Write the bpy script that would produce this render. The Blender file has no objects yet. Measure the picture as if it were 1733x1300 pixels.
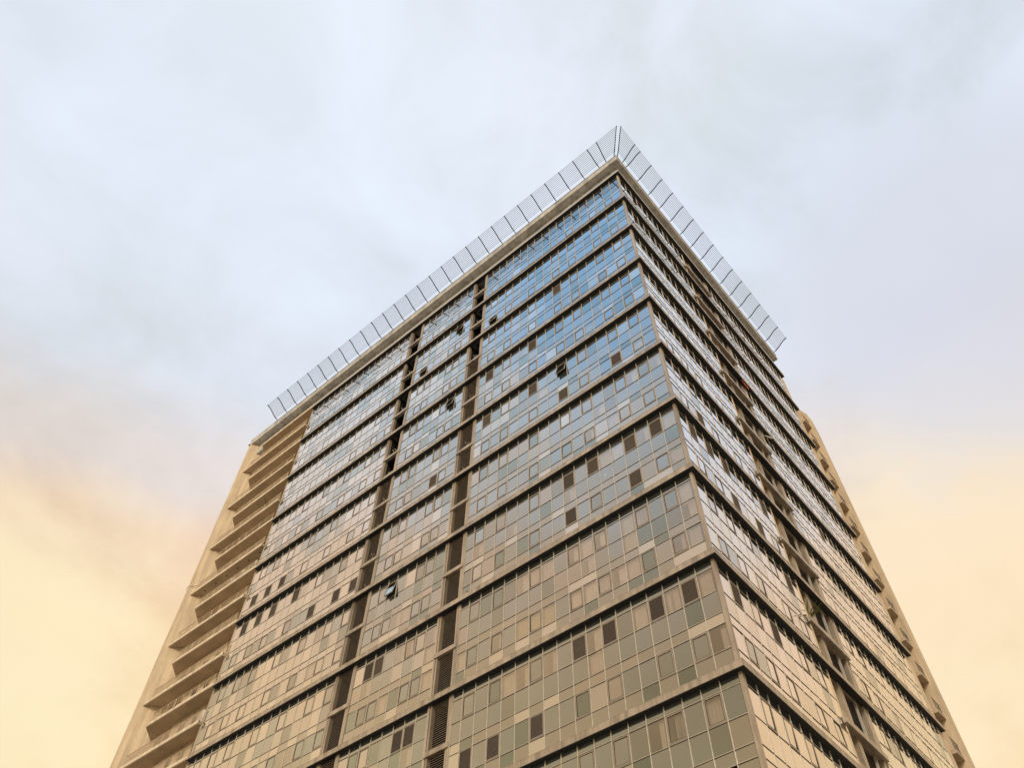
import bpy, bmesh, math, random
from mathutils import Vector, Matrix, noise
random.seed(11)
sc = bpy.context.scene
R = math.radians

# ---------------------------------------------------------------- camera
CAM = Vector((12.0314, -28.4695, -79.6662))
YAW, PITCH, ROLL, FPX = -0.72869, 0.962206, 0.024649, 1399.2
FW = Vector((math.cos(PITCH)*math.sin(YAW), math.cos(PITCH)*math.cos(YAW), math.sin(PITCH)))
_r = Vector((math.cos(YAW), -math.sin(YAW), 0)); _u = _r.cross(FW)
RT = _r*math.cos(ROLL) + _u*math.sin(ROLL); UP = -_r*math.sin(ROLL) + _u*math.cos(ROLL)
cam = bpy.data.cameras.new('camera'); co = bpy.data.objects.new('camera', cam)
sc.collection.objects.link(co); sc.camera = co
cam.sensor_width = 36; cam.lens = 36*FPX/1733; cam.clip_end = 6000; cam.clip_start = .1
co.matrix_world = Matrix(((RT.x, UP.x, -FW.x, CAM.x), (RT.y, UP.y, -FW.y, CAM.y), (RT.z, UP.z, -FW.z, CAM.z), (0, 0, 0, 1)))

# ---------------------------------------------------------------- sky, sun, exposure
SUN_EL, SUN_AZ = R(24), R(152)          # azimuth clockwise from +Y
w = bpy.data.worlds.new('World'); sc.world = w; w.use_nodes = True
wn, wl = w.node_tree.nodes, w.node_tree.links
wn.clear()
def srgb(r, g, b):
    f = lambda c: (c/255/12.92) if c/255 <= .04045 else ((c/255+.055)/1.055)**2.4
    return (f(r), f(g), f(b), 1)
wo = wn.new('ShaderNodeOutputWorld')
sky = wn.new('ShaderNodeTexSky'); sky.sky_type = 'NISHITA'; sky.sun_disc = False
sky.sun_elevation = SUN_EL; sky.sun_rotation = SUN_AZ; sky.air_density = 1.2; sky.dust_density = .6
bg1 = wn.new('ShaderNodeBackground'); bg1.inputs[1].default_value = .15
wl.new(sky.outputs[0], bg1.inputs[0])
tc = wn.new('ShaderNodeTexCoord'); sep = wn.new('ShaderNodeSeparateXYZ'); wl.new(tc.outputs['Generated'], sep.inputs[0])
def M(op, a, b=None, nt=None, c=None):
    n = (nt or wn).new('ShaderNodeMath'); n.operation = op
    lk = wl if nt is None else None
    for i, v in enumerate((a, b, c)):
        if v is None: continue
        if isinstance(v, (int, float)): n.inputs[i].default_value = v
        else: wl.new(v, n.inputs[i])
    return n.outputs[0]
def wnoise(scale, detail, rough, loc=(0, 0, 0), dist=0.0, sc3=(1, 1, 1)):
    mp = wn.new('ShaderNodeMapping'); mp.inputs['Location'].default_value = loc; mp.inputs['Scale'].default_value = sc3
    wl.new(tc.outputs['Generated'], mp.inputs[0])
    n = wn.new('ShaderNodeTexNoise'); n.inputs['Scale'].default_value = scale; n.inputs['Detail'].default_value = detail
    n.inputs['Roughness'].default_value = rough; n.inputs['Distortion'].default_value = dist
    wl.new(mp.outputs[0], n.inputs['Vector']); return n.outputs[0]
nA = wnoise(1.6, 5, .5, (3.1, .4, 1.2), .3)
nB = wnoise(4.2, 8, .58, (7.3, 2.2, .1), .4, (1, 1, 1.6))
zz = M('ADD', sep.outputs[2], M('MULTIPLY', M('SUBTRACT', nA, .5), .27))
ramp = wn.new('ShaderNodeValToRGB'); wl.new(zz, ramp.inputs[0])
stops = [(0, (240, 198, 144)), (.30, (252, 218, 166)), (.46, (254, 222, 172)), (.55, (252, 214, 168)), (.64, (247, 215, 186)),
         (.71, (236, 226, 222)), (.79, (224, 230, 241)), (.88, (225, 234, 247)), (1, (232, 239, 250))]
cr = ramp.color_ramp; cr.interpolation = 'EASE'
while len(cr.elements) > 1: cr.elements.remove(cr.elements[-1])
cr.elements[0].position = 0; cr.elements[0].color = srgb(*stops[0][1])
for p_, c_ in stops[1:]:
    e = cr.elements.new(p_); e.color = srgb(*c_)
# soft cloud relief: brighter yellowish billows low down, grey-violet bellies higher up
bright = wn.new('ShaderNodeMapRange'); wl.new(nB, bright.inputs[0])
bright.inputs[1].default_value = .3; bright.inputs[2].default_value = .7; bright.inputs[3].default_value = .87; bright.inputs[4].default_value = 1.10
mulc = wn.new('ShaderNodeMixRGB'); mulc.blend_type = 'MULTIPLY'; mulc.inputs[0].default_value = 1
wl.new(ramp.outputs[0], mulc.inputs[1])
cmb = wn.new('ShaderNodeCombineColor')
wl.new(bright.outputs[0], cmb.inputs[0]); wl.new(bright.outputs[0], cmb.inputs[1])
wl.new(M('POWER', bright.outputs[0], 1.3), cmb.inputs[2]); wl.new(cmb.outputs[0], mulc.inputs[2])
def lobe(az, el, w0, amt, col, src):
    v = wn.new('ShaderNodeVectorMath'); v.operation = 'DOT_PRODUCT'
    v.inputs[1].default_value = (math.cos(R(el))*math.sin(R(az)), math.cos(R(el))*math.cos(R(az)), math.sin(R(el)))
    wl.new(tc.outputs['Generated'], v.inputs[0])
    mr_ = wn.new('ShaderNodeMapRange'); mr_.interpolation_type = 'SMOOTHSTEP'
    wl.new(M('ADD', v.outputs['Value'], M('MULTIPLY', M('SUBTRACT', nB, .5), .06)), mr_.inputs[0])
    mr_.inputs[1].default_value = math.cos(R(w0)); mr_.inputs[2].default_value = 1.0; mr_.inputs[4].default_value = amt
    mm = wn.new('ShaderNodeMixRGB'); wl.new(mr_.outputs[0], mm.inputs[0]); wl.new(src, mm.inputs[1]); mm.inputs[2].default_value = col
    return mm.outputs[0]
# thinner, sun-gilded cloud low on both sides and a heavier grey-mauve bank on the right
c_ = lobe(-79, 31, 14, .75, srgb(255, 242, 202), mulc.outputs[0])
c_ = lobe(-5, 36, 14, .7, srgb(255, 238, 204), c_)
c_ = lobe(8, 52, 13, .7, srgb(217, 219, 231), c_)
c_ = lobe(-100, 66, 26, .5, srgb(232, 240, 250), c_)
bg2 = wn.new('ShaderNodeBackground'); bg2.inputs[1].default_value = 1.03
# a gap in the cloud where blue sky shows (the glass of the top storeys reflects it)
gd = Vector((math.cos(R(69))*math.sin(R(-152)), math.cos(R(69))*math.cos(R(-152)), math.sin(R(69))))
dt = wn.new('ShaderNodeVectorMath'); dt.operation = 'DOT_PRODUCT'; dt.inputs[1].default_value = gd
wl.new(tc.outputs['Generated'], dt.inputs[0])
gap = wn.new('ShaderNodeMapRange'); gap.interpolation_type = 'SMOOTHSTEP'
wl.new(M('ADD', dt.outputs['Value'], M('MULTIPLY', M('SUBTRACT', nB, .5), .05)), gap.inputs[0])
gap.inputs[1].default_value = .962; gap.inputs[2].default_value = .996; gap.inputs[3].default_value = 0; gap.inputs[4].default_value = .95
gmix = wn.new('ShaderNodeMixRGB'); wl.new(gap.outputs[0], gmix.inputs[0]); wl.new(c_, gmix.inputs[1]); gmix.inputs[2].default_value = (.36, .63, .98, 1)
wl.new(gmix.outputs[0], bg2.inputs[0])
mx = wn.new('ShaderNodeMixShader'); mx.inputs[0].default_value = .95; wl.new(bg1.outputs[0], mx.inputs[1]); wl.new(bg2.outputs[0], mx.inputs[2])
wl.new(mx.outputs[0], wo.inputs[0])

sl = bpy.data.lights.new('sun', 'SUN'); so = bpy.data.objects.new('sun', sl); sc.collection.objects.link(so)
sl.energy = 1.5; sl.angle = R(14); sl.color = (1, .86, .68)
sd = Vector((math.cos(SUN_EL)*math.sin(SUN_AZ), math.cos(SUN_EL)*math.cos(SUN_AZ), math.sin(SUN_EL)))
so.rotation_euler = sd.to_track_quat('Z', 'Y').to_euler()
sc.view_settings.view_transform = 'Standard'; sc.view_settings.look = 'None'
sc.view_settings.exposure = 0; sc.view_settings.gamma = 1; sc.view_settings.use_curve_mapping = False

# ---------------------------------------------------------------- materials
def mat(name, col, rough=.7, metal=0, var=.12, scale=1.5, bump=.0, streak=0, spec=.5, fine=0, objvar=0):
    m = bpy.data.materials.new(name); m.use_nodes = True
    n, l = m.node_tree.nodes, m.node_tree.links
    b = n['Principled BSDF']; b.inputs['Roughness'].default_value = rough; b.inputs['Metallic'].default_value = metal
    b.inputs['Specular IOR Level'].default_value = spec
    t = n.new('ShaderNodeNewGeometry')
    def nz(sc_, det, mp=None):
        x = n.new('ShaderNodeTexNoise'); x.inputs['Scale'].default_value = sc_; x.inputs['Detail'].default_value = det
        x.inputs['Roughness'].default_value = .65
        if mp:
            k = n.new('ShaderNodeMapping'); k.inputs['Scale'].default_value = mp
            l.new(t.outputs['Position'], k.inputs[0]); l.new(k.outputs[0], x.inputs['Vector'])
        else: l.new(t.outputs['Position'], x.inputs['Vector'])
        return x.outputs[0]
    def mr(src, lo, hi, a=.3, b_=.7):
        x = n.new('ShaderNodeMapRange'); l.new(src, x.inputs[0])
        x.inputs[1].default_value = a; x.inputs[2].default_value = b_; x.inputs[3].default_value = lo; x.inputs[4].default_value = hi
        return x.outputs[0]
    def mul(a, b_):
        x = n.new('ShaderNodeMath'); x.operation = 'MULTIPLY'; l.new(a, x.inputs[0]); l.new(b_, x.inputs[1]); return x.outputs[0]
    v = mr(nz(scale, 6), 1-var, 1+var)
    if streak: v = mul(v, mr(nz(1, 5, (2.2, 2.2, .14)), 1-streak, 1+streak*.4, .35, .6))
    if fine: v = mul(v, mr(nz(scale*14, 3), 1-fine, 1+fine))
    if objvar:
        oi = n.new('ShaderNodeObjectInfo'); v = mul(v, mr(oi.outputs['Random'], 1-objvar, 1+objvar, 0, 1))
    vm = n.new('ShaderNodeVectorMath'); vm.operation = 'SCALE'; vm.inputs[0].default_value = col[:3]; l.new(v, vm.inputs['Scale'])
    l.new(vm.outputs[0], b.inputs['Base Color'])
    if bump:
        bp = n.new('ShaderNodeBump'); bp.inputs['Strength'].default_value = bump; bp.inputs['Distance'].default_value = .02
        l.new(nz(scale*10, 5), bp.inputs['Height']); l.new(bp.outputs[0], b.inputs['Normal'])
    return m

def glass(name, tint, body, base=.22, rough=.02, see=.5, wav=.003, thru=(.62, .70, .64)):
    """coated facade glass: strong angle-dependent reflection over a partly see-through tinted pane"""
    m = bpy.data.materials.new(name); m.use_nodes = True
    n, l = m.node_tree.nodes, m.node_tree.links; n.clear()
    out = n.new('ShaderNodeOutputMaterial')
    g = n.new('ShaderNodeBsdfGlossy'); g.inputs['Roughness'].default_value = rough; g.inputs['Color'].default_value = (*tint, 1)
    lw = n.new('ShaderNodeLayerWeight'); lw.inputs['Blend'].default_value = .5
    ma = n.new('ShaderNodeMapRange'); l.new(lw.outputs['Facing'], ma.inputs[0])
    ma.inputs[1].default_value = .25; ma.inputs[2].default_value = .84; ma.inputs[3].default_value = base+.04; ma.inputs[4].default_value = .99
    tr = n.new('ShaderNodeBsdfTransparent'); tr.inputs[0].default_value = (*thru, 1)
    df = n.new('ShaderNodeBsdfDiffuse'); df.inputs[0].default_value = (*body, 1)
    geo = n.new('ShaderNodeNewGeometry')
    dn = n.new('ShaderNodeTexNoise'); dn.inputs['Scale'].default_value = .9; dn.inputs['Detail'].default_value = 5; l.new(geo.outputs['Position'], dn.inputs['Vector'])
    dr = n.new('ShaderNodeMapRange'); l.new(dn.outputs[0], dr.inputs[0]); dr.inputs[3].default_value = max(0, see-.18); dr.inputs[4].default_value = min(1, see+.18)
    mb = n.new('ShaderNodeMixShader'); l.new(dr.outputs[0], mb.inputs[0]); l.new(df.outputs[0], mb.inputs[1]); l.new(tr.outputs[0], mb.inputs[2])
    mxs = n.new('ShaderNodeMixShader'); l.new(ma.outputs[0], mxs.inputs[0]); l.new(mb.outputs[0], mxs.inputs[1]); l.new(g.outputs[0], mxs.inputs[2])
    l.new(mxs.outputs[0], out.inputs[0])
    nz = n.new('ShaderNodeTexNoise'); nz.inputs['Scale'].default_value = .7; nz.inputs['Detail'].default_value = 2
    l.new(geo.outputs['Position'], nz.inputs['Vector'])
    bp = n.new('ShaderNodeBump'); bp.inputs['Strength'].default_value = 1; bp.inputs['Distance'].default_value = wav
    l.new(nz.outputs[0], bp.inputs['Height']); l.new(bp.outputs[0], g.inputs['Normal'])
    return m

MT = dict(
    fascia=mat('fascia_plaster', (.39, .335, .265), .42, var=.2, scale=.7, bump=.2, streak=.4, fine=.1, spec=.9),
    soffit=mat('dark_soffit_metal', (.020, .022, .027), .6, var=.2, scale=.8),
    roofcon=mat('roof_slab_concrete', (.56, .57, .56), .7, var=.2, scale=.6, bump=.3, streak=.3, fine=.08, spec=.7),
    wall=mat('painted_wall', (.70, .59, .43), .85, var=.12, scale=.35, bump=.25, streak=.22, fine=.05),
    trim=mat('cream_edge_paint', (.84, .75, .58), .8, var=.12, scale=.6, streak=.25),
    slab=mat('balcony_slab_render', (.50, .41, .30), .85, var=.2, scale=.5, bump=.3, fine=.08),
    flash=mat('metal_flashing', (.62, .60, .56), .4, .3, var=.1),
    alu=mat('weathered_aluminium', (.60, .56, .49), .45, .2, var=.15, scale=3, fine=.05),
    gasket_or_shade=mat('dark_gasket_or_shade', (.025, .022, .020), .6, var=.2),
    frame=mat('casement_aluminium', (.40, .35, .29), .45, .3, var=.15, scale=3),
    screen=mat('insect_screen', (.062, .050, .040), .8, var=.35, scale=7, fine=.3, objvar=.25),
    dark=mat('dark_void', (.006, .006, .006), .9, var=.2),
    inner=mat('interior_wall', (.33, .31, .27), .9, var=.25, scale=.6),
    ceil=mat('interior_ceiling', (.5, .48, .43), .9, var=.15, scale=.6),
    spandrel=mat('spandrel_backing', (.17, .165, .14), .8, var=.25, scale=1.2),
    curtain=mat('curtain_cloth', (.80, .77, .72), .95, var=.1, scale=2, objvar=.15),
    curtain_y=mat('yellow_curtain_cloth', (.66, .60, .30), .95, var=.12, scale=2),
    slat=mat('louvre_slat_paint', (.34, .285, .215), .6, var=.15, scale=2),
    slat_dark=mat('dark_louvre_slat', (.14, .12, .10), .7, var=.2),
    steel=mat('railing_steel', (.075, .08, .10), .45, .5, var=.15, scale=2),
    rail=mat('balcony_railing_paint', (.62, .52, .38), .6, var=.15),
    white=mat('white_casing', (.68, .66, .6), .5, var=.12, scale=3),
    grille=mat('dark_grille', (.035, .035, .035), .6, var=.2),
    pot=mat('terracotta', (.34, .13, .07), .8, var=.15, scale=6),
    leaf=mat('leaf', (.16, .17, .035), .6, var=.3, scale=6),
    red=mat('red_cloth', (.42, .07, .04), .9, var=.2, scale=5),
    ground=mat('paved_ground', (.22, .19, .15), .9, var=.2, scale=.4, bump=.3, fine=.1),
    bird=mat('pigeon_feathers', (.04, .04, .045), .7, var=.2, scale=20),
)
GL = [glass('glass_clear', (.78, .83, .84), (.15, .155, .15), see=.62), glass('glass_greenish', (.72, .79, .80), (.13, .145, .14), see=.55),
      glass('glass_pale_sheen', (.94, .93, .90), (.28, .27, .24), see=.35), glass('glass_spandrel', (.80, .80, .76), (.15, .15, .13), see=0.02),
      glass('glass_warm', (.88, .86, .82), (.19, .18, .155), see=.45),
      glass('glass_dull', (.68, .71, .69), (.12, .125, .11), see=.6), glass('glass_bright', (.95, .94, .90), (.32, .31, .27), base=.32, see=.2),
      glass('glass_deep', (.66, .74, .72), (.09, .11, .10), base=.16, see=.75),
      glass('glass_curtained', (.80, .80, .76), (.3, .28, .22), base=.08, see=.97, thru=(.90, .88, .87))]
lampm = bpy.data.materials.new('lamp_glow'); lampm.use_nodes = True
lampm.node_tree.nodes['Principled BSDF'].inputs['Emission Color'].default_value = (1, .8, .5, 1)
lampm.node_tree.nodes['Principled BSDF'].inputs['Emission Strength'].default_value = 3

# ---------------------------------------------------------------- mesh helpers
COL = sc.collection
class MB:
    def __init__(s): s.v = []; s.f = []
    def box(s, a, b):
        x0, x1 = sorted((a[0], b[0])); y0, y1 = sorted((a[1], b[1])); z0, z1 = sorted((a[2], b[2]))
        i = len(s.v)
        s.v += [(x0, y0, z0), (x1, y0, z0), (x1, y1, z0), (x0, y1, z0), (x0, y0, z1), (x1, y0, z1), (x1, y1, z1), (x0, y1, z1)]
        s.f += [tuple(i+k for k in q) for q in ((3, 2, 1, 0), (4, 5, 6, 7), (0, 1, 5, 4), (1, 2, 6, 5), (2, 3, 7, 6), (3, 0, 4, 7))]
        return s
    def prism(s, poly, z0, z1):
        A = sum(poly[k][0]*poly[(k+1) % len(poly)][1]-poly[(k+1) % len(poly)][0]*poly[k][1] for k in range(len(poly)))
        if A < 0: poly = poly[::-1]
        i = len(s.v); n = len(poly)
        s.v += [(x, y, z0) for x, y in poly] + [(x, y, z1) for x, y in poly]
        s.f += [tuple(i+k for k in range(n))[::-1], tuple(i+n+k for k in range(n))]
        s.f += [(i+k, i+(k+1) % n, i+n+(k+1) % n, i+n+k) for k in range(n)]
        return s
    def bar(s, p, q, r, n=6, r2=None):
        p = Vector(p); q = Vector(q); d = q-p
        if d.length < 1e-6: return s
        d.normalize(); a = d.orthogonal().normalized(); b = d.cross(a); i = len(s.v); r2 = r if r2 is None else r2
        for c, rr in ((p, r), (q, r2)):
            for k in range(n):
                t = 2*math.pi*k/n; s.v.append(tuple(c+a*math.cos(t)*rr+b*math.sin(t)*rr))
        s.f += [(i+k, i+(k+1) % n, i+n+(k+1) % n, i+n+k) for k in range(n)]
        s.f += [tuple(i+k for k in range(n))[::-1], tuple(i+n+k for k in range(n))]
        return s
    def obox(s, c, ax, ay, az):
        """oriented box: centre and three half-axis vectors"""
        c = Vector(c); i = len(s.v)
        for z in (-1, 1):
            for x, y in ((-1, -1), (1, -1), (1, 1), (-1, 1)): s.v.append(tuple(c+ax*x+ay*y+az*z))
        fs = [(3, 2, 1, 0), (4, 5, 6, 7), (0, 1, 5, 4), (1, 2, 6, 5), (2, 3, 7, 6), (3, 0, 4, 7)]
        if ax.cross(ay).dot(az) < 0: fs = [f[::-1] for f in fs]
        s.f += [tuple(i+k for k in q) for q in fs]
        return s
    def mesh(s, name):
        m = bpy.data.meshes.new(name); m.from_pydata(s.v, [], s.f); m.update(); return m
    def build(s, name, m, parent=None, kind=None):
        me = s.mesh(name); me.materials.append(m); return link(name, me, parent, kind)
def link(name, me, parent=None, kind=None):
    o = bpy.data.objects.new(name, me); COL.objects.link(o)
    if parent: o.parent = parent
    if kind: o['kind'] = kind
    return o
def tag(o, label=None, cat=None, group=None, kind=None):
    if label: o['label'] = label
    if cat: o['category'] = cat
    if group: o['group'] = group
    if kind: o['kind'] = kind
    return o
def empty(name, loc=(0, 0, 0)):
    o = bpy.data.objects.new(name, None); COL.objects.link(o); o.location = loc; return o
def pix(P):
    d = Vector(P)-CAM; z = d.dot(FW)
    return 866.5+FPX*d.dot(RT)/z, 650-FPX*d.dot(UP)/z
def inframe(P, m=50):
    x, y = pix(P); return -m < x < 1733+m and -m < y < 1300+m

# ---------------------------------------------------------------- ground
g = MB(); g.v = [(-1500, -1500, -81.3), (1500, -1500, -81.3), (1500, 1500, -81.3), (-1500, 1500, -81.3)]; g.f = [(0, 1, 2, 3)]
tag(g.build('ground', MT['ground']), kind='structure')

# ---------------------------------------------------------------- tower
S, NB, G = 6.4, 10, .32            # ledge spacing, bands built in full, glass set back behind the ledge face
ROWS = [.25, .74, 2.14, 3.40, 4.00, 5.33, 6.3]
tower = empty('apartment_tower', (-28, 15, -81.3))
tag(tower, 'tall glass-fronted corner tower with projecting ledges, beige balcony end and slanted rooftop railing', 'building')
TI = Matrix.Translation((28, -15, 81.3))
def part(mb, name, m, parent=None, kind=None):
    me = mb.mesh(name); me.transform(TI); me.materials.append(m) if m else None
    return link(name, me, parent or tower, kind)
def part_at(name, me, mtx, parent=None):
    """a part sharing mesh data, placed by a world matrix"""
    o = link(name, me, tower); o.matrix_basis = TI @ mtx
    return o
class Side:
    def __init__(s, name): s.n = name
    def p(s, u, w_, z): return (-u, w_, z) if s.n == 'L' else (-w_, u, z)
    def box(s, mb, u0, u1, w0, w1, z0, z1): mb.box(s.p(u0, w0, z0), s.p(u1, w1, z1))
    def mtx(s, u, w_, z, tilt=(0, 0)):
        """local x along u, local y into the wall, local z up; tilt = small rotations about x and z"""
        c = Vector(s.p(u, w_, z)); X = Vector(s.p(1, 0, 0)); Y = Vector(s.p(0, 1, 0))
        if s.n == 'L': X = -X
        m = Matrix.Identity(4)
        for i in range(3): m[i][0] = X[i]; m[i][1] = Y[i]; m[i][2] = (0, 0, 1)[i]; m[i][3] = c[i]
        if m.to_3x3().determinant() < 0: m.col[0] = -m.col[0]
        return m @ Matrix.Rotation(tilt[0], 4, 'X') @ Matrix.Rotation(tilt[1], 4, 'Z')
LS, RS = Side('L'), Side('R')

# sections: (side, edges of the columns, casement columns for the top row and the low row)
edA = [.45, 1.39]+[1.39+.9596*i for i in range(1, 17)]+[17.48]
edB = [19.46+.9413*i for i in range(9)]
edC = [28.98+.971*i for i in range(18)]
edR = [.58]+[.60+.919*i for i in range(1, 13)]
edT = [16.30+.8417*i for i in range(19)]
SEC = [(LS, edA, {1, 3, 6, 8, 11, 14, 16}), (LS, edB, {1, 2, 5, 6}), (LS, edC, {0, 2, 5, 8, 11, 13, 15}),
       (RS, edR, {1, 3, 5, 8, 10}), (RS, edT, {1, 3, 6, 8, 11, 13, 16})]
DARK = {(8,'A',8,1),(8,'A',6,1),(8,'A',3,1),(8,'A',1,1),(8,'A',11,4),(8,'A',14,4),(8,'A',16,4),(8,'B',2,1),(8,'B',1,1),
        (4,'C',15,4),(4,'C',13,4),(4,'C',11,4),(5,'C',15,1),(5,'C',13,1),(5,'C',11,1),(5,'C',8,1),(5,'C',5,4),(5,'C',2,4),(5,'C',0,4),
        (7,'B',6,1),(7,'B',5,1),(6,'A',1,1),(6,'A',3,1),(6,'A',3,4),(6,'A',6,1),(6,'A',8,1),(6,'A',8,4),(2,'A',8,1),(3,'A',11,1),
        (4,'A',11,1),(3,'A',16,1),(4,'A',8,4),(4,'A',3,4),(4,'A',16,1),(4,'B',2,4),
        (8,'R',1,1),(8,'R',5,1),(6,'R',1,1),(6,'R',3,1),(6,'R',5,1),(6,'R',5,4),(6,'R',10,1),(6,'R',8,4),(5,'R',3,4),(7,'R',10,1),
        (4,'T',4,1),(5,'T',6,1),(5,'T',9,4),(6,'T',4,4),(3,'T',9,1),(4,'T',9,4),(6,'T',12,1),(7,'T',4,1)}
OPEN = {(1,'A',16,4),(1,'B',1,1),(1,'B',6,4),(4,'A',8,1),(3,'B',1,1),(6,'B',5,1)}
OPEN = {k for k in OPEN}
CURT = {(7,'A',12,1),(7,'A',11,1),(7,'A',10,1),(7,'A',8,1),(7,'A',7,1),(7,'A',6,1),(7,'A',12,4),(7,'A',11,4),(7,'A',10,4),(7,'A',8,4),(7,'A',7,4),
        (7,'A',6,4),(7,'A',14,4),(7,'A',17,4),(8,'A',12,1),(8,'A',10,1),(8,'A',7,1),(7,'A',4,1),(7,'A',3,1),(6,'A',5,1),(6,'A',4,1),(6,'A',2,1),
        (7,'A',0,1),(7,'A',4,4),(7,'A',1,4),(7,'A',0,2),(7,'A',4,2),(5,'A',2,1),(5,'A',0,1),(6,'A',0,1),(8,'A',4,1),(8,'A',2,1),(8,'A',0,1),
        (9,'A',1,1),(9,'A',4,1),(7,'B',2,1),(7,'B',3,1),(7,'B',0,1),(7,'B',4,4),(6,'B',4,4),(6,'B',3,4),(5,'B',2,4),(6,'C',3,1),(6,'C',5,1),(7,'B',0,4)}
YEL = {(7,'A',11,4),(7,'A',10,4),(7,'A',12,4),(7,'A',11,2)}

unit_pane = MB().box((-.5, 0, -.5), (.5, .008, .5))
cache = {}
def pane_mesh(wd, ht, gi):
    k = (round(wd, 2), round(ht, 2), gi)
    if k not in cache:
        me = MB().box((-wd/2, 0, -ht/2), (wd/2, .01, ht/2)).mesh('glass_pane'); me.materials.append(GL[gi] if isinstance(gi, int) else MT[gi]); cache[k] = me
    return cache[k]
def frame_mesh(wd, ht):
    k = ('f', round(wd, 2), round(ht, 2))
    if k not in cache:
        f = MB(); t, d = .05, .012
        a, b = wd/2, ht/2
        f.box((-a, -d, -b), (-a+t, .03, b)); f.box((a-t, -d, -b), (a, .03, b))
        f.box((-a+t, -d, -b), (a-t, .03, -b+t)); f.box((-a+t, -d, b-t), (a-t, .03, b))
        me = f.mesh('casement_window'); me.materials.append(MT['frame']); cache[k] = me
    return cache[k]
def gasket_mesh(wd, ht):
    k = ('g', round(wd, 2), round(ht, 2))
    if k not in cache:
        f = MB(); t = .013; a, b = wd/2, ht/2
        f.box((-a, -.012, -b), (-a+t, .02, b)); f.box((a-t, -.012, -b), (a, .02, b))
        f.box((-a+t, -.012, -b), (a-t, .02, -b+t)); f.box((-a+t, -.012, b-t), (a-t, .02, b))
        me = f.mesh('gasket_or_shade'); me.materials.append(MT['gasket_or_shade']); cache[k] = me
    return cache[k]
def curtain_mesh(kind):
    k = ('c', kind)
    if k not in cache:
        rnd = random.Random(kind); c = MB(); n = 22
        wd = [1, .62, .8, .45][kind % 4]; x0 = -.5 if kind % 2 == 0 else .5-wd
        for j in range(n+1):
            x = x0+wd*j/n; y = .05*math.sin(j*1.25+rnd.random()*.7)*(.5+.5*rnd.random())
            c.v += [(x, y, -.5+.03*rnd.random()), (x, y*.8, .5)]
        for j in range(n): c.f.append((2*j, 2*j+2, 2*j+3, 2*j+1))
        me = c.mesh('curtain'); me.materials.append(MT['curtain_y'] if kind >= 8 else MT['curtain'])
        for p_ in me.polygons: p_.use_smooth = True
        cache[k] = me
    return cache[k]

panes, cases, mulls, trans, curtains = [], [], [], [], []
rnd = random.Random(5)
def cell_tone(s, k, u, r):
    """which glass a cell has: neighbouring flats share a tone"""
    f = noise.noise(Vector((u*.16+k*7.3, (0 if r < 3 else 3.7), s*9.1)))+.55*noise.noise(Vector((u*1.3, k*3.1+r*1.7, s*5.2)))
    return f
for si, (sd_, ed, cas) in enumerate(SEC):
    nm = 'ABCRT'[si]
    for k in range(NB):
        z0 = -S*k
        zt, zb = z0-ROWS[0], z0-ROWS[-1]
        if not (inframe(sd_.p(ed[0], G, zt), 90) or inframe(sd_.p(ed[-1], G, zt), 90) or inframe(sd_.p((ed[0]+ed[-1])/2, G, zt), 90)): continue
        for j, u in enumerate(ed):
            if (nm in 'AR' and j == 0): continue
            if inframe(sd_.p(u, G, zt)) or inframe(sd_.p(u, G, zb)):
                mulls.append((sd_, u, zt+.03, zb-.02))
        for r in range(1, 6): trans.append((sd_, ed[0], ed[-1], z0-ROWS[r]))
        for j in range(len(ed)-1):
            u0, u1 = ed[j], ed[j+1]; uc = (u0+u1)/2; wd = u1-u0
            for r in range(6):
                za, zb_ = z0-ROWS[r], z0-ROWS[r+1]; zc = (za+zb_)/2; ht = za-zb_
                if not inframe(sd_.p(uc, G, zc), 30): continue
                d2 = (Vector(sd_.p(uc, G, zc))-CAM); d = d2.length
                nrm = Vector((0, -1, 0)) if sd_ is LS else Vector((1, 0, 0))
                area = wd*ht*abs(d2.normalized().dot(nrm))/d**2
                key = (k, nm, j, r); t = cell_tone(si, k, uc, r)
                if r in (3,): gi = 3 if t < .12 else 4 if t < .4 else 2
                elif r == 0: gi = 1
                elif r == 5: gi = 3 if t < .25 else 4
                else: gi = 2 if t > .42 else 4 if t > .18 else 0 if t > -.25 else 1
                if nm == 'C' and r != 0 and t > -.15: gi = 2  # far-left panes paler: brighter sky reflection put into the glass tint
                if nm in 'RT' and r != 0: gi = 2 if t > -.25 else 4  # right face: grazing sky reflection painted in by paler glass
                x_ = rnd.random()
                if r in (1, 2, 4) and x_ < .10: gi = 5
                elif x_ < (.13 if nm in 'AB' else .2) and r: gi = 6
                elif x_ < .24 and nm in 'AB' and r: gi = 7
                hasc = key in CURT or (r in (1, 2, 4) and nm in 'AB' and gi != 6 and rnd.random() < .07) or (r in (1, 4) and nm in 'CR' and rnd.random() < .06)
                if hasc: gi = 8
                isc = r in (1, 4) and j in cas
                L = cases if isc else panes
                L.append(dict(s=sd_, u=uc, z=zc, w=wd, h=ht, g=gi, a=area, key=key, tilt=(rnd.gauss(0, .006), rnd.gauss(0, .006))))
                if hasc: curtains.append((sd_, uc, zc, wd, ht, 8 if key in YEL else rnd.randrange(8)))
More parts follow.
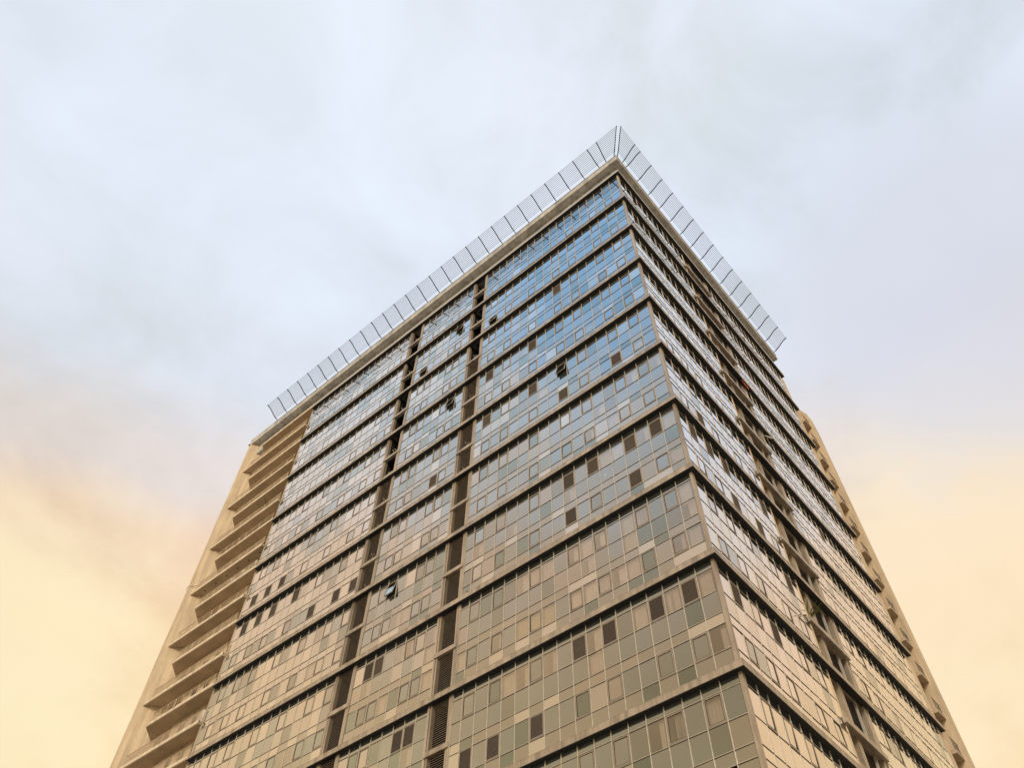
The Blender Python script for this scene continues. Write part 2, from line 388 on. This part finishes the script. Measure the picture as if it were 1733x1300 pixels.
# glass panes: the 300 largest as objects, the rest joined
panes.sort(key=lambda q: -q['a'])
def stuff_boxes(items, name, fn):
    mb = MB(); idx = []
    mats = []
    for q in items:
        n0 = len(mb.f); m = fn(mb, q)
        if m not in mats: mats.append(m)
        idx += [mats.index(m)]*(len(mb.f)-n0)
    if not mb.v: return
    me = mb.mesh(name); me.transform(TI)
    for m in mats: me.materials.append(m)
    me.polygons.foreach_set('material_index', idx); me.update()
    return link(name, me, tower, 'stuff')
def add_pane_box(mb, q, wd, ht, off=0):
    m = q['s'].mtx(q['u'], G+off, q['z'], q['tilt'])
    X, Y, Z = m.col[0].xyz, m.col[1].xyz, m.col[2].xyz; c = m.translation
    mb.obox(c+Y*.005, X*wd/2, Y*.005, Z*ht/2)
for q in panes[:300]:
    part_at('glass_pane', pane_mesh(q['w']-.01, q['h']-.01, q['g']), q['s'].mtx(q['u'], G, q['z'], q['tilt']))
def _p(mb, q): add_pane_box(mb, q, q['w']-.01, q['h']-.01); return GL[q['g']]
stuff_boxes(panes[300:], 'glass_pane', _p)
# casements
cases.sort(key=lambda q: (-(q['key'] in DARK or q['key'] in OPEN), -q['a']))
for q in cases[:300]:
    wd, ht = q['w']-.09, q['h']-.09
    dark, op = q['key'] in DARK, q['key'] in OPEN
    m = q['s'].mtx(q['u'], G-.012, q['z'])
    if op:
        hinge = Matrix.Translation((0, 0, ht/2)) @ Matrix.Rotation(R(-13), 4, 'X') @ Matrix.Translation((0, 0, -ht/2))
        part_at('dark_opening_sheet', pane_mesh(wd, ht, 'dark'), q['s'].mtx(q['u'], G+.05, q['z']))  # near-black sheet standing in for the unlit room behind
        m = m @ hinge
    f = part_at('casement_window', frame_mesh(wd, ht), m)
    c = link('window_pane', pane_mesh(wd-.12, ht-.12, 'screen' if dark else q['g']), f)
    c.matrix_basis = Matrix.Translation((0, -.004 if dark else .008, 0)) @ Matrix.Rotation(q['tilt'][0]*1.5, 4, 'X') @ Matrix.Rotation(q['tilt'][1]*1.5, 4, 'Z')
    if dark: f['label'] = 'casement with a dark brown insect screen'
    if op: f['label'] = 'casement propped open'
    gk = link('gasket_or_shade', gasket_mesh(wd-.11, ht-.11), f); gk.location = (0, -.004, 0)
def _c(mb, q): add_pane_box(mb, q, q['w']-.2, q['h']-.2); return GL[q['g']]
stuff_boxes(cases[300:], 'casement_glass', _c)
def _cf(mb, q):
    wd, ht = q['w']-.09, q['h']-.09; t, d = .05, .012; s_ = q['s']; a, b = wd/2, ht/2; u, z = q['u'], q['z']
    s_.box(mb, u-a, u-a+t, G-d, G+.02, z-b, z+b); s_.box(mb, u+a-t, u+a, G-d, G+.02, z-b, z+b)
    s_.box(mb, u-a+t, u+a-t, G-d, G+.02, z-b, z-b+t); s_.box(mb, u-a+t, u+a-t, G-d, G+.02, z+b-t, z+b)
    return MT['frame']
stuff_boxes(cases[300:], 'casement_window', _cf)
# mullions (cap + dark side gasket) and transoms
mulls.sort(key=lambda q: (Vector(q[0].p(q[1], G, q[2]))-CAM).length)
def mull_geo(mb, s_, u, za, zb): s_.box(mb, u-.018, u+.018, G-.028, G+.05, zb, za)
mull_me = MB().box((-.018, -.028, -.5), (.018, .05, .5)).mesh('mullion'); mull_me.materials.append(MT['alu'])
for s_, u, za, zb in mulls[:300]:
    part_at('mullion', mull_me, s_.mtx(u, G, (za+zb)/2) @ Matrix.Diagonal((1, 1, za-zb, 1)))
stuff_boxes(mulls[300:], 'mullion', lambda mb, q: (mull_geo(mb, *q), MT['alu'])[1])
for s_, u0, u1, z in trans:
    t = MB(); s_.box(t, u0, u1, G-.022, G+.04, z-.008, z+.014); o = part(t, 'transom', MT['alu'])
    t = MB(); s_.box(t, u0, u1, G-.020, G+.03, z-.030, z-.0085);  # dark strip painted in as the transom's shaded underside
    e = link('gasket_or_shade', t.mesh('gasket_or_shade'), o); e.data.transform(TI); e.data.materials.append(MT['gasket_or_shade'])
# curtains
for s_, u, z, wd, ht, kd in curtains:
    part_at('curtain', curtain_mesh(kd), s_.mtx(u, G+.16, z) @ Matrix.Diagonal((wd-.06, 1, ht, 1)))

# interior: floor slabs, ceilings, back walls, partitions and spandrel backing
DEP = 3.6
for nm, s_, u0, u1 in (('AC', LS, .5, 45.6), ('R', RS, .4, 11.58), ('T', RS, 16.34, 31.4)):
    rng = [(u0, u1)] if nm != 'AC' else [(.4, 17.48), (19.48, 26.98), (29.0, 45.45)]
    if True:
        sp, fl, bw, pt = MB(), MB(), MB(), MB()
        for a, b in rng:
            for k in range(NB+1):
                z = -S*k
                s_.box(fl, a, b, G+.06, DEP, z-.22, z+.05); s_.box(fl, a, b, G+.06, DEP, z-3.62, z-3.42)
                s_.box(sp, a, b, G+.03, G+.05, z-3.80, z-3.30)
                s_.box(sp, a, b, G+.03, G+.05, z-6.28, z-5.75)
            r2 = random.Random(int(a*10))
            for k in range(NB+1):
                for h in (0, 1):
                    u = a+2+r2.random()*2
                    while u < b-1:
                        zt = -S*k-(.22 if h == 0 else 3.62); zb = -S*k-(3.42 if h == 0 else 6.35)
                        s_.box(pt, u, u+.12, G+.1, DEP, zb, zt); u += 3.4+r2.random()*2.4
            s_.box(bw, a, b, DEP, DEP+.2, -S*(NB+1), 0)
        part(fl, 'floor_slab', MT['ceil'], kind='stuff'); part(sp, 'spandrel_backing', MT['spandrel'], kind='stuff')
        part(bw, 'room_back_wall', MT['inner']); part(pt, 'partition', MT['inner'], kind='stuff')
for P in ((-7.63, 2.0, -39.0), (-6.88, 2.0, -39.03)):
    b = MB(); b.bar((P[0], P[1], P[2]+.05), (P[0], P[1], P[2]-.05), .06, 10); part(b, 'ceiling_lamp', lampm)

# ledges
for k in range(0, 12):
    z = -S*k
    LE, RE = 45.5, 32.35
    b = MB()
    poly = [(0, 0), (-LE, 0), (-LE, 0.45), (-.45, .45), (-.45, RE), (0, RE)]
    b.prism(poly, z-.215, z+.085)
    o = part(b, 'ledge', MT['fascia'])
    f = MB(); f.prism([(.012, -.012), (-LE-.012, -.012), (-LE-.012, .06), (-.06, .06), (-.06, RE+.012), (.012, RE+.012)], z+.0852, z+.103)
    e = link('ledge_cap', f.mesh('ledge_cap'), o); e.data.transform(TI); e.data.materials.append(MT['flash'] if k == 0 else MT['fascia'])
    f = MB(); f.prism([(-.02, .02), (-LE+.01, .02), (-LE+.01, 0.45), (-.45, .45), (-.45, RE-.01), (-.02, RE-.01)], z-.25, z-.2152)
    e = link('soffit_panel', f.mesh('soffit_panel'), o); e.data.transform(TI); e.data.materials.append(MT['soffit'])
    # low lip that hangs at the front edge of the ledge, with expansion joints
    f = MB()
    u = 0
    r3 = random.Random(k*3+1)
    while u < LE-.1:
        u2 = min(LE, u+5.2+r3.random()*1.2); f.box((-u, -.006, z-.25), (-u2+.012, .0195, z+.083)); u = u2
    u = .02
    while u < RE-.1:
        u2 = min(RE, u+5.2+r3.random()*1.2); f.box((-.0195, u, z-.25), (.006, u2-.012, z+.083)); u = u2
    e = link('fascia_panel', f.mesh('fascia_panel'), o); e.data.transform(TI); e.data.materials.append(MT['flash'] if k == 0 else MT['fascia'])
# corner post
for k in range(NB):
    z = -S*k; b = MB(); b.box((-.46, .29, z-ROWS[-1]+.0), (-.29, .56, z-.252)); o = part(b, 'corner_post', MT['fascia'])
    f = MB(); f.box((-.48, .305, z-ROWS[-1]), (-.462, .54, z-.252)); f.box((-.45, .562, z-ROWS[-1]), (-.305, .58, z-.252))
    e = link('gasket_or_shade', f.mesh('gasket_or_shade'), o); e.data.transform(TI); e.data.materials.append(MT['gasket_or_shade'])

# louvre bays on the left face
slats = []
for (a, b_, first) in ((17.80, 19.13, 3), (27.26, 28.70, 4)):
    for k in range(NB):
        z = -S*k; zt, zm0, zm1, zb = z-.25, z-3.15, z-3.45, z-6.3
        if not inframe(LS.p(a, G, zt), 200): continue
        for u0, u1 in ((a-.32, a-.17), (a-.13, a), (b_, b_+.12), (b_+.16, b_+.29)):
            f = MB(); LS.box(f, u0, u1, G-.05 if u1 <= a-.1 or u0 > b_+.1 else G-.03, G+.25, zb, zt); part(f, 'bay_frame', MT['fascia'])
        f = MB(); LS.box(f, a-.27, b_+.26, .20, G+.1, zm1, zm0); part(f, 'spandrel_beam', MT['fascia'])
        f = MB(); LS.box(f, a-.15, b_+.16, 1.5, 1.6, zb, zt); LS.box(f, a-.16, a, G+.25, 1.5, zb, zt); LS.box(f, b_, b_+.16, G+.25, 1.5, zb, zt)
        LS.box(f, a, b_, G+.26, 1.5, zm1, zm0+.05); part(f, 'bay_shade_lining', MT['dark'])  # near-black lining colours in the shade inside the bay
        if k >= first or (first == 3 and k == 2):
            for za, zc in ((zt, zm0), (zm1, zb)):
                if k == 2 and za == zt: continue
                n = int((za-zc)/.135)
                for i in range(n): slats.append((LS, a, b_, za-(i+.5)*(za-zc)/n))
        if k < first+2:
            for zz_ in (zm0+.03, zb+.02):
                f = MB(); LS.box(f, a+.15, b_-.3, G+.35, G+.8, zz_+.1, zz_+.75); o = part(f, 'recessed_condenser', MT['grille'])
                h = MB(); h.bar(LS.p(a+.3, G+.1, zz_+.5), LS.p(b_-.5, G+.3, zz_+.95+.4*rnd.random()), .02); h.bar(LS.p(a+.8, G+.05, zz_+.9), LS.p(a+.6, G+.3, zz_+.1), .015)
                e = link('pipe', h.mesh('pipe'), o); e.data.transform(TI); e.data.materials.append(MT['white'])
def slat_mtx(q): return q[0].mtx((q[1]+q[2])/2, G+.06, q[3], (R(-12), 0)) @ Matrix.Diagonal((q[2]-q[1], 1, 1, 1))
sl_me = MB().box((-.5, -.012, -.009), (.5, .012, .009)).mesh('louvre_slat'); sl_me.materials.append(MT['slat'])

# recess bay on the right face: niches, column, louvre, pilaster
NA, NBk = 11.64, 16.3
for k in range(NB):
    z = -S*k; zt, zb = z-.25, z-6.3; zm0, zm1 = z-3.2, z-3.55
    if not inframe(RS.p(14, G, (zt+zb)/2), 300): continue
    f = MB(); RS.box(f, 12.88, 13.36, .40, .72, zb, zt); part(f, 'recess_column', MT['fascia'])
    f = MB(); RS.box(f, 15.82, 16.28, G+.02, 2.2, zb, zt); part(f, 'pilaster', MT['fascia'])
    f = MB(); RS.box(f, NA, NBk, 2.2, 2.35, zb, zt); RS.box(f, NA-.1, NA+.03, G-.03, 2.2, zb, zt); part(f, 'recess_wall', MT['wall'])
    f = MB(); RS.box(f, 13.0, 15.15, .74, .85, zb, zt); RS.box(f, 13.361, 13.375, .42, .74, zb, zt); RS.box(f, 15.1, 15.2, .60, .74, zb, zt); RS.box(f, 13.2, 15.1, .85, 2.19, zb, zt); part(f, 'louvre_shade_lining', MT['dark'])  # black lining paints the shade behind the slats
    f = MB(); RS.box(f, 15.11, 15.17, .44, .59, zb, zt); part(f, 'bay_frame', MT['flash'])
    f = MB(); RS.box(f, NA-.3, 16.1, .10, .30, zm1, zm0); RS.box(f, NA-.3, NA-.12, .301, G-.03, zm1+.002, zm0-.002); part(f, 'spandrel_beam', MT['fascia'])
    f = MB(); RS.box(f, NA+.035, 15.81, .301, 2.185, zm1+.05, zm0-.05); part(f, 'recess_slab', MT['slab'])
    f = MB(); RS.box(f, NA+.04, 15.81, .455, 2.2, z-.24, z+.05); part(f, 'recess_slab', MT['slab'])
    for (zf) in (zb+.1, zm0):
        # railing in front of niche, and window with dark frame in back wall
        f = MB(); f.bar(RS.p(NA+.05, .42, zf+1.0), RS.p(12.87, .42, zf+1.0), .02)
        o = part(f, 'niche_railing', MT['rail'])
        h = MB()
        for i in range(16): h.bar(RS.p(NA+.1+i*.075, .42, zf), RS.p(NA+.1+i*.075, .42, zf+1.0), .008, 4)
        e = link('baluster', h.mesh('baluster'), o, 'stuff'); e.data.transform(TI); e.data.materials.append(MT['rail'])
        f = MB(); RS.box(f, 12.1, 12.8, 2.15, 2.198, zf+1.1, zf+2.3); part(f, 'niche_window', MT['dark'])
    for za, zc in ((zt, zm0), (zm1, zb)):
        n = int((za-zc)/.15)
        for i in range(n): slats.append((RS, 13.38, 15.10, za-(i+.5)*(za-zc)/n))
slats.sort(key=lambda q: (Vector(q[0].p(q[1], G, q[3]))-CAM).length + (0 if q[0] is LS else 8))
def sm(q):
    m = slat_mtx(q)
    if q[0] is RS: m = Matrix.Translation((-.2, 0, 0)) @ m
    return m
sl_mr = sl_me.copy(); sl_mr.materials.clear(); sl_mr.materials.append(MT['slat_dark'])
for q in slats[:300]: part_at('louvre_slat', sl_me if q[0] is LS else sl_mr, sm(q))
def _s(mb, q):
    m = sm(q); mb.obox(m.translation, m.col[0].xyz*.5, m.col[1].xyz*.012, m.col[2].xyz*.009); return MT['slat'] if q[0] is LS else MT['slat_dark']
stuff_boxes(slats[300:], 'louvre_slat', _s)

# ---------------------------------------------------------------- left balcony block
XE = -45.62
WX = lambda y: y-57.1
f = MB(); f.prism([(WX(-.3), -.3), (WX(3.0), 3.0), (WX(3.0), 9), (-62, 9), (-57.75, -.3)], -81.2, 1.93)
part(f, 'slanted_end_wall', MT['wall'])
f = MB(); f.prism([(XE+.1, G+.3), (XE+.1, 3.5), (XE-.08, 3.5), (XE-.08, G)], -81.2, 0)
part(f, 'glass_return_wall', MT['wall'])
f = MB(); f.prism([(XE, 1.25), (-52.45, 1.25), (-52.95, 1.7), (-52.95, 3.2), (WX(3.0)-.2, 3.2), (WX(3.0)-.2, 3.4), (XE, 3.4)], -81.2, -.3)
part(f, 'balcony_back_wall', MT['wall'])
rail_r = random.Random(3)
for i in range(0, 23):
    z = -3.2*i; A = i % 2 == 1
    y0 = 0.0
    if A: poly = [(XE, 0), (-57.08, 0), (WX(2.9), 2.9), (XE, 2.9)]; xl = -56.2
    else: poly = [(XE+.28, 0), (-54.65, 0), (-55.85, 1.25), (WX(2.9), 2.9), (XE+.28, 2.9)]; xl = -54.4
    top = z-.02 if A else z+.085
    f = MB(); f.prism(poly, top-.30, top); part(f, 'balcony_slab', MT['slab'])
    f = MB(); f.box((poly[0][0], -.012, top-.20), (poly[1][0]+.05, .08, top+.03)); part(f, 'slab_edge_trim', MT['trim'])
    if i == 0 or i > 19: continue
    f = MB(); f.bar((XE, .1, top+1.0), (xl, .1, top+1.0), .034); f.bar((xl, .1, top+1.0), (xl-.05, .9, top+1.0), .025)
    o = part(f, 'balcony_railing', MT['rail'])
    h = MB(); n = int((XE-xl)/(.11 if i % 3 else .3))
    for j in range(n): x = xl+(XE-xl)*j/n; h.bar((x, .1, top), (x, .1, top+1.0), .014, 4)
    for zz_ in (.12, .55): h.bar((XE, .1, top+zz_), (xl, .1, top+zz_), .012, 4)
    e = link('baluster', h.mesh('baluster'), o, 'stuff'); e.data.transform(TI); e.data.materials.append(MT['rail'])
    for j in range(9):
        x = xl+(XE-.1-xl)*j/8; h = MB(); h.bar((x, .1, top), (x, .1, top+1.02), .024)
        e = link('railing_post', h.mesh('railing_post'), o); e.data.transform(TI); e.data.materials.append(MT['rail'])
    # windows and door openings in the back wall
    for x in ((-50.75, -49.0, -47.2) if i > 7 else (-50.2, -47.6)):
        h = MB(); h.box((x-.32, 1.20, top+1.55), (x+.32, 1.245, top+2.25)); o = part(h, 'wall_window', MT['dark'])
        h = MB()
        for (a0, a1, b0, b1) in ((-.36, -.31, 1.5, 2.3), (.31, .36, 1.5, 2.3), (-.31, .31, 1.5, 1.55), (-.31, .31, 2.25, 2.3)):
            h.box((x+a0, 1.18, top+b0), (x+a1, 1.246, top+b1))
        e = link('window_frame', h.mesh('window_frame'), o); e.data.transform(TI); e.data.materials.append(MT['frame'])
# round soffit lights under one balcony
for j in range(6):
    f = MB(); x = -55.3+j*1.75; f.bar((x, .55, -9-13.03+.0), (x, .55, -9-12.9), .09, 10); 
    part(f, 'soffit_light', MT['dark']).location.z += 22.03-(3.2*7+.33)+.0

# ---------------------------------------------------------------- right end block
f = MB(); f.box((-3, 31.46, -81.2), (-.34, 32.75, -.4)); part(f, 'end_pilaster', MT['wall'])
f = MB(); f.v = [(-3, 34.25, -81.2), (.22, 34.25, -81.2), (.22, 34.25, -8.2), (.12, 34.25, -5.6), (-.45, 34.25, -4.2), (-3, 34.25, -4.2)]
f.v += [(x, 35.4, z) for x, y, z in f.v]
f.f = [(0, 1, 2, 3, 4, 5), (11, 10, 9, 8, 7, 6)]+[(i, i+6, (i+1) % 6+6, (i+1) % 6) for i in range(6)]
f.f = [q[:] for q in f.f]; part(f, 'end_fin_wall', MT['wall'])
f = MB(); f.box((-2.6, 32.9, -81.2), (-2.4, 34.25, -4.2)); part(f, 'end_back_wall', MT['wall'])
for i in range(0, 22):
    z = -8.0-3.2*i
    f = MB(); f.box((-2.4, 32.905, z), (0.0, 34.249, z+.3)); part(f, 'end_balcony_slab', MT['slab'])
    f = MB(); f.bar((-.06, 32.91, z+1.2), (-.06, 34.24, z+1.2), .025)
    for j in range(10): f.bar((-.06, 32.95+j*.14, z+.3), (-.06, 32.95+j*.14, z+1.2), .01, 4)
    part(f, 'end_railing', MT['steel'])

# ---------------------------------------------------------------- body, roof slab
f = MB(); f.prism([(-DEP-.25, DEP+.25), (-DEP-.25, 31), (-56, 31), (-56, DEP+.25)], -81.25, 1.9); part(f, 'core_wall', MT['inner'])
f = MB()
f.box((-45.4, .64, -81.25), (-.64, DEP, -S*11+.1)); f.box((-DEP, DEP, -81.25), (-.64, 32.2, -S*11+.1)); part(f, 'lower_wall', MT['wall'])
f = MB(); f.prism([(-.46, .46), (-57.0, .46), (-57.0, 31), (-.45, 31)], .11, 1.945); part(f, 'parapet_wall', MT['roofcon'])
f = MB(); f.prism([(.3, -.3), (-57.75, -.3), (-58.3, .4), (-62, 9), (-62, 31.35), (.3, 31.35)], 1.95, 3.0); o = part(f, 'roof_slab', MT['roofcon'])
f = MB(); f.prism([(.325, -.325), (-57.8, -.325), (-57.8, -.28), (.28, -.28), (.28, 31.38), (.325, 31.38)], 2.93, 3.03)
e = link('drip_edge', f.mesh('drip_edge'), o); e.data.transform(TI); e.data.materials.append(MT['roofcon'])
f = MB(); f.bar((-57.9, -.34, 2.05), (-57.6, -.34, 2.05), .08, 8); part(f, 'drain_spout', MT['steel'])

# ---------------------------------------------------------------- rooftop railing (leans outward, S-curved posts)
PROF = [(.36, 3.0), (.62, 3.06), (.95, 3.24), (1.3, 3.52), (1.62, 3.80), (1.95, 4.02), (2.28, 4.12)]
def prof(t):
    x = t*(len(PROF)-1); i = min(int(x), len(PROF)-2); q = x-i
    return PROF[i][0]*(1-q)+PROF[i+1][0]*q, PROF[i][1]*(1-q)+PROF[i+1][1]*q
def curved(fn, rad=.03, wid=.035):
    mb = MB(); n = 12
    for j in range(n):
        p, q = Vector(fn(j/n)), Vector(fn((j+1)/n)); mb.bar(p, q, rad+.02*(1-j/n), 5)
        # small dark rail clips along the post
    for j in range(12):
        c = Vector(fn(.2+.8*j/11)); mb.box(c-Vector((.05, .05, .05)), c+Vector((.05, .05, .05)))
    return mb
rr = empty('roof_railing'); rr.parent = tower; rr.location = (0, 0, 0)
def rpart(mb, name, m=MT['steel']):
    me = mb.mesh(name); me.transform(TI); me.materials.append(m); return link(name, me, rr)
xs = [-1.78-1.883*i for i in range(28)]
for x in xs: rpart(curved(lambda t: (x, -prof(t)[0], prof(t)[1])), 'railing_post')
ys = [1.38+1.968*i for i in range(16)]
for y in ys: rpart(curved(lambda t: (prof(t)[0], y, prof(t)[1])), 'railing_post')
# splayed posts near the corner and the pair at the corner itself
def diag(t, s): o, z = prof(t); return o, z
rpart(curved(lambda t: (-.88+.30*t, -prof(t)[0], prof(t)[1])), 'railing_post')
rpart(curved(lambda t: (prof(t)[0], .74-.30*t, prof(t)[1])), 'railing_post')
rpart(curved(lambda t: (prof(t)[0]-.26-.05*t, -prof(t)[0], prof(t)[1]), .026), 'railing_post')
rpart(curved(lambda t: (prof(t)[0], -prof(t)[0]+.26+.05*t, prof(t)[1]), .026), 'railing_post')
for j in range(12):
    t = .2+.8*j/11; o, z = prof(t)
    m = MB(); m.bar((xs[-1], -o, z), (o-.26-.05*t, -o, z), .018, 5); rpart(m, 'rail')
    m = MB(); m.bar((o, -o+.26+.05*t, z), (o, ys[-1], z), .018, 5); rpart(m, 'rail')

# ---------------------------------------------------------------- small things on the building
def ac_unit(loc, ax, label, group='air conditioning units on the tower'):
    """box condenser with grille, fan ring and brackets; ax = outward direction"""
    e = empty('air_conditioner', loc); tag(e, label, 'air conditioner', group)
    o_ = Vector(ax); s_ = Vector((-o_.y, o_.x, 0)); Z = Vector((0, 0, 1))
    b = MB(); b.obox(Z*.3, s_*.42, o_*.15, Z*.28); b.build('casing', MT['white'], e)
    b = MB(); b.bar(o_*.151+Z*.3-s_*.1, o_*.175+Z*.3-s_*.1, .22, 16); b.build('fan_grille', MT['grille'], e)
    for k in (-1, 1):
        b = MB(); b.obox(s_*.3*k-o_*.02+Z*.01, s_*.02, o_*.22, Z*.015); b.build('bracket', MT['steel'], e)
    return e
rails3 = [(-50.6, -25.6), (-48.7, -25.6), (-46.8, -25.6)]
for n_, (x, z) in zip(('leftmost', 'middle', 'rightmost'), rails3):
    e = ac_unit((x, .62, -25.6+1.15), (0, -1, 0), n_+' of three condensers raised above the railing of one beige balcony')
    b = MB()
    for k in (-1, 1):
        for q in (-.12, .12): b.bar((.34*k, q, 0), (.34*k, q, -1.16), .025)
    b.build('stand_leg', MT['steel'], e)
for n_, k in enumerate((3, 4, 5, 6, 7, 8)):
    z = -S*k-6.3+.4 if n_ % 2 else -S*k-3.2+.1
    ac_unit((-1.85, 12.0, z+1.3), (1, 0, 0), 'condenser on the back wall of the right facade niche, %s band from the roof' % ['fourth', 'fifth', 'sixth', 'seventh', 'eighth', 'ninth'][n_])
# water heater on a low left balcony
e = empty('water_heater', (-46.6, .75, -41.6)); tag(e, 'pale upright tank beside the glass on the lowest visible left balcony', 'water heater')
b = MB(); b.bar((0, 0, .4), (0, 0, 1.5), .28, 14); b.bar((0, 0, 1.5), (0, 0, 1.62), .28, 14, .12); b.build('tank', MT['white'], e)
b = MB(); b.bar((.2, 0, 0), (.2, 0, .42), .03); b.bar((-.2, 0, 0), (-.2, 0, .42), .03); b.build('leg', MT['steel'], e)
# clothes pole sticking out beyond the left balcony
e = empty('clothes_pole', (-56.1, .1, -21.9)); tag(e, 'thin pole with a hooked end poking out past the left balcony tip', 'pole')
b = MB(); b.bar((0, 0, 0), (-.55, 0, .3), .022); b.bar((-.55, 0, .3), (-1.5, -.45, .36), .022); b.build('shaft', MT['steel'], e)
b = MB(); b.bar((-1.5, -.45, .36), (-1.62, -.5, .3), .03); b.bar((-1.62, -.5, .3), (-1.62, -.5, .05), .035); b.build('hook', MT['white'], e)
# satellite dish on the right facade
e = empty('satellite_dish', (-.05, 16.7, -26.6)); tag(e, 'white satellite dish fixed beside the recess of the right facade', 'satellite dish')
b = MB(); n = 18
ax = Vector((.75, -.45, .5)).normalized(); a1 = ax.orthogonal().normalized(); a2 = ax.cross(a1)
b.v.append(tuple(Vector((0, 0, 0))))
for ri in range(1, 5):
    for k in range(n):
        r_ = .42*ri/4; b.v.append(tuple(ax*(r_*r_*.7)+(a1*math.cos(2*math.pi*k/n)+a2*math.sin(2*math.pi*k/n))*r_))
b.f += [(0, 1+k, 1+(k+1) % n) for k in range(n)]
for ri in range(3): b.f += [(1+ri*n+k, 1+(ri+1)*n+k, 1+(ri+1)*n+(k+1) % n, 1+ri*n+(k+1) % n) for k in range(n)]
d = b.build('reflector', MT['white'], e); so_ = d.modifiers.new('s', 'SOLIDIFY'); so_.thickness = .02
b = MB(); b.bar(ax*.02-a2*.4, ax*.55, .015); b.bar(ax*.5, ax*.62, .045, 8); b.build('feed_arm', MT['steel'], e)
b = MB(); b.bar((0, 0, 0), (-.3, 0, -.25), .03); b.bar((-.3, 0, -.25), (-.34, 0, -.6), .03); b.build('mount', MT['steel'], e)
# plants in the niches
def plant(loc, label, sc_=1.0, seed=1, n=26):
    e = empty('potted_plant', loc); tag(e, label, 'plant', 'potted plants on the tower')
    b = MB(); b.bar((0, 0, 0), (0, 0, .3*sc_), .13*sc_, 12, .19*sc_); b.build('pot', MT['pot'], e)
    r_ = random.Random(seed); b = MB(); st = MB()
    for k in range(n):
        a = r_.random()*6.28; l_ = (.6+.6*r_.random())*sc_; el = .7+.75*r_.random()
        d = Vector((math.cos(a)*math.cos(el), math.sin(a)*math.cos(el), math.sin(el)))
        p = Vector((0, 0, .28*sc_)); prev = p; sd2 = d.cross(Vector((0, 0, 1))).normalized()
        for t in range(6):
            q = prev+d*l_/6; w0 = .05*math.sin(math.pi*(t+.3)/6.6)+.01; w1 = .05*math.sin(math.pi*(t+1.3)/6.6)+.004
            i = len(b.v); b.v += [tuple(prev-sd2*w0), tuple(prev+sd2*w0), tuple(q+sd2*w1), tuple(q-sd2*w1)]; b.f.append((i, i+1, i+2, i+3))
            prev = q; d = (d+Vector((0, 0, -.16))).normalized()
    b.build('leaves', MT['leaf'], e, 'stuff'); return e
plant((-.60, 12.3, -S*7-3.2+.02+.0), 'yellow-green plant leaning out of the right facade niche above the eighth ledge', 1.25, 2, 34)
plant((-.60, 12.3, -S*1-3.2), 'small plant in the right facade niche just below the roof', .8, 5, 18)
plant((-48.3, .5, -3.2*5-.02), 'bushy plant behind the railing high on the left balconies', 1.3, 8, 40)
# red cloth hung over the beam
e = empty('hanging_cloth', (-.12, 15.9, -19.4)); tag(e, 'red cloths hanging over the rail of the right facade recess', 'laundry')
b = MB()
for j in range(9):
    y = -.5+j*.12; x = .03*math.sin(j*1.7); b.v += [(x, y, .0), (x+.02, y, -.55-.1*(j % 3))]
for j in range(8): b.f.append((2*j, 2*j+2, 2*j+3, 2*j+1))
o = b.build('cloth', MT['red'], e); mo = o.modifiers.new('s', 'SOLIDIFY'); mo.thickness = .012
# pigeon on the ledge
bm = bmesh.new(); bmesh.ops.create_uvsphere(bm, u_segments=14, v_segments=10, radius=.5)
for v in bm.verts:
    x, y, z = v.co; v.co = Vector((x*.26+(.03 if z > 0 else 0), y*.13*(1-.3*(x < 0)), z*.13+x*.10))
h = bmesh.ops.create_uvsphere(bm, u_segments=10, v_segments=8, radius=.037, matrix=Matrix.Translation((.13, 0, .12)))
bmesh.ops.create_cone(bm, cap_ends=True, segments=6, radius1=.012, radius2=.002, depth=.04, matrix=Matrix.Translation((.18, 0, .115)) @ Matrix.Rotation(R(90), 4, 'Y'))
bmesh.ops.create_cone(bm, cap_ends=True, segments=6, radius1=.05, radius2=.03, depth=.14, matrix=Matrix.Translation((-.17, 0, -.05)) @ Matrix.Rotation(R(70), 4, 'Y') @ Matrix.Diagonal((.3, 1, 1, 1)))
me = bpy.data.meshes.new('pigeon'); bm.to_mesh(me); bm.free(); me.materials.append(MT['bird'])
for p_ in me.polygons: p_.use_smooth = True
o = link('pigeon', me); o.location = (-16.7, .14, -44.8+.20); o.rotation_euler = (0, 0, R(200))
tag(o, 'dark pigeon perched on the ledge near the louvre bay', 'bird')
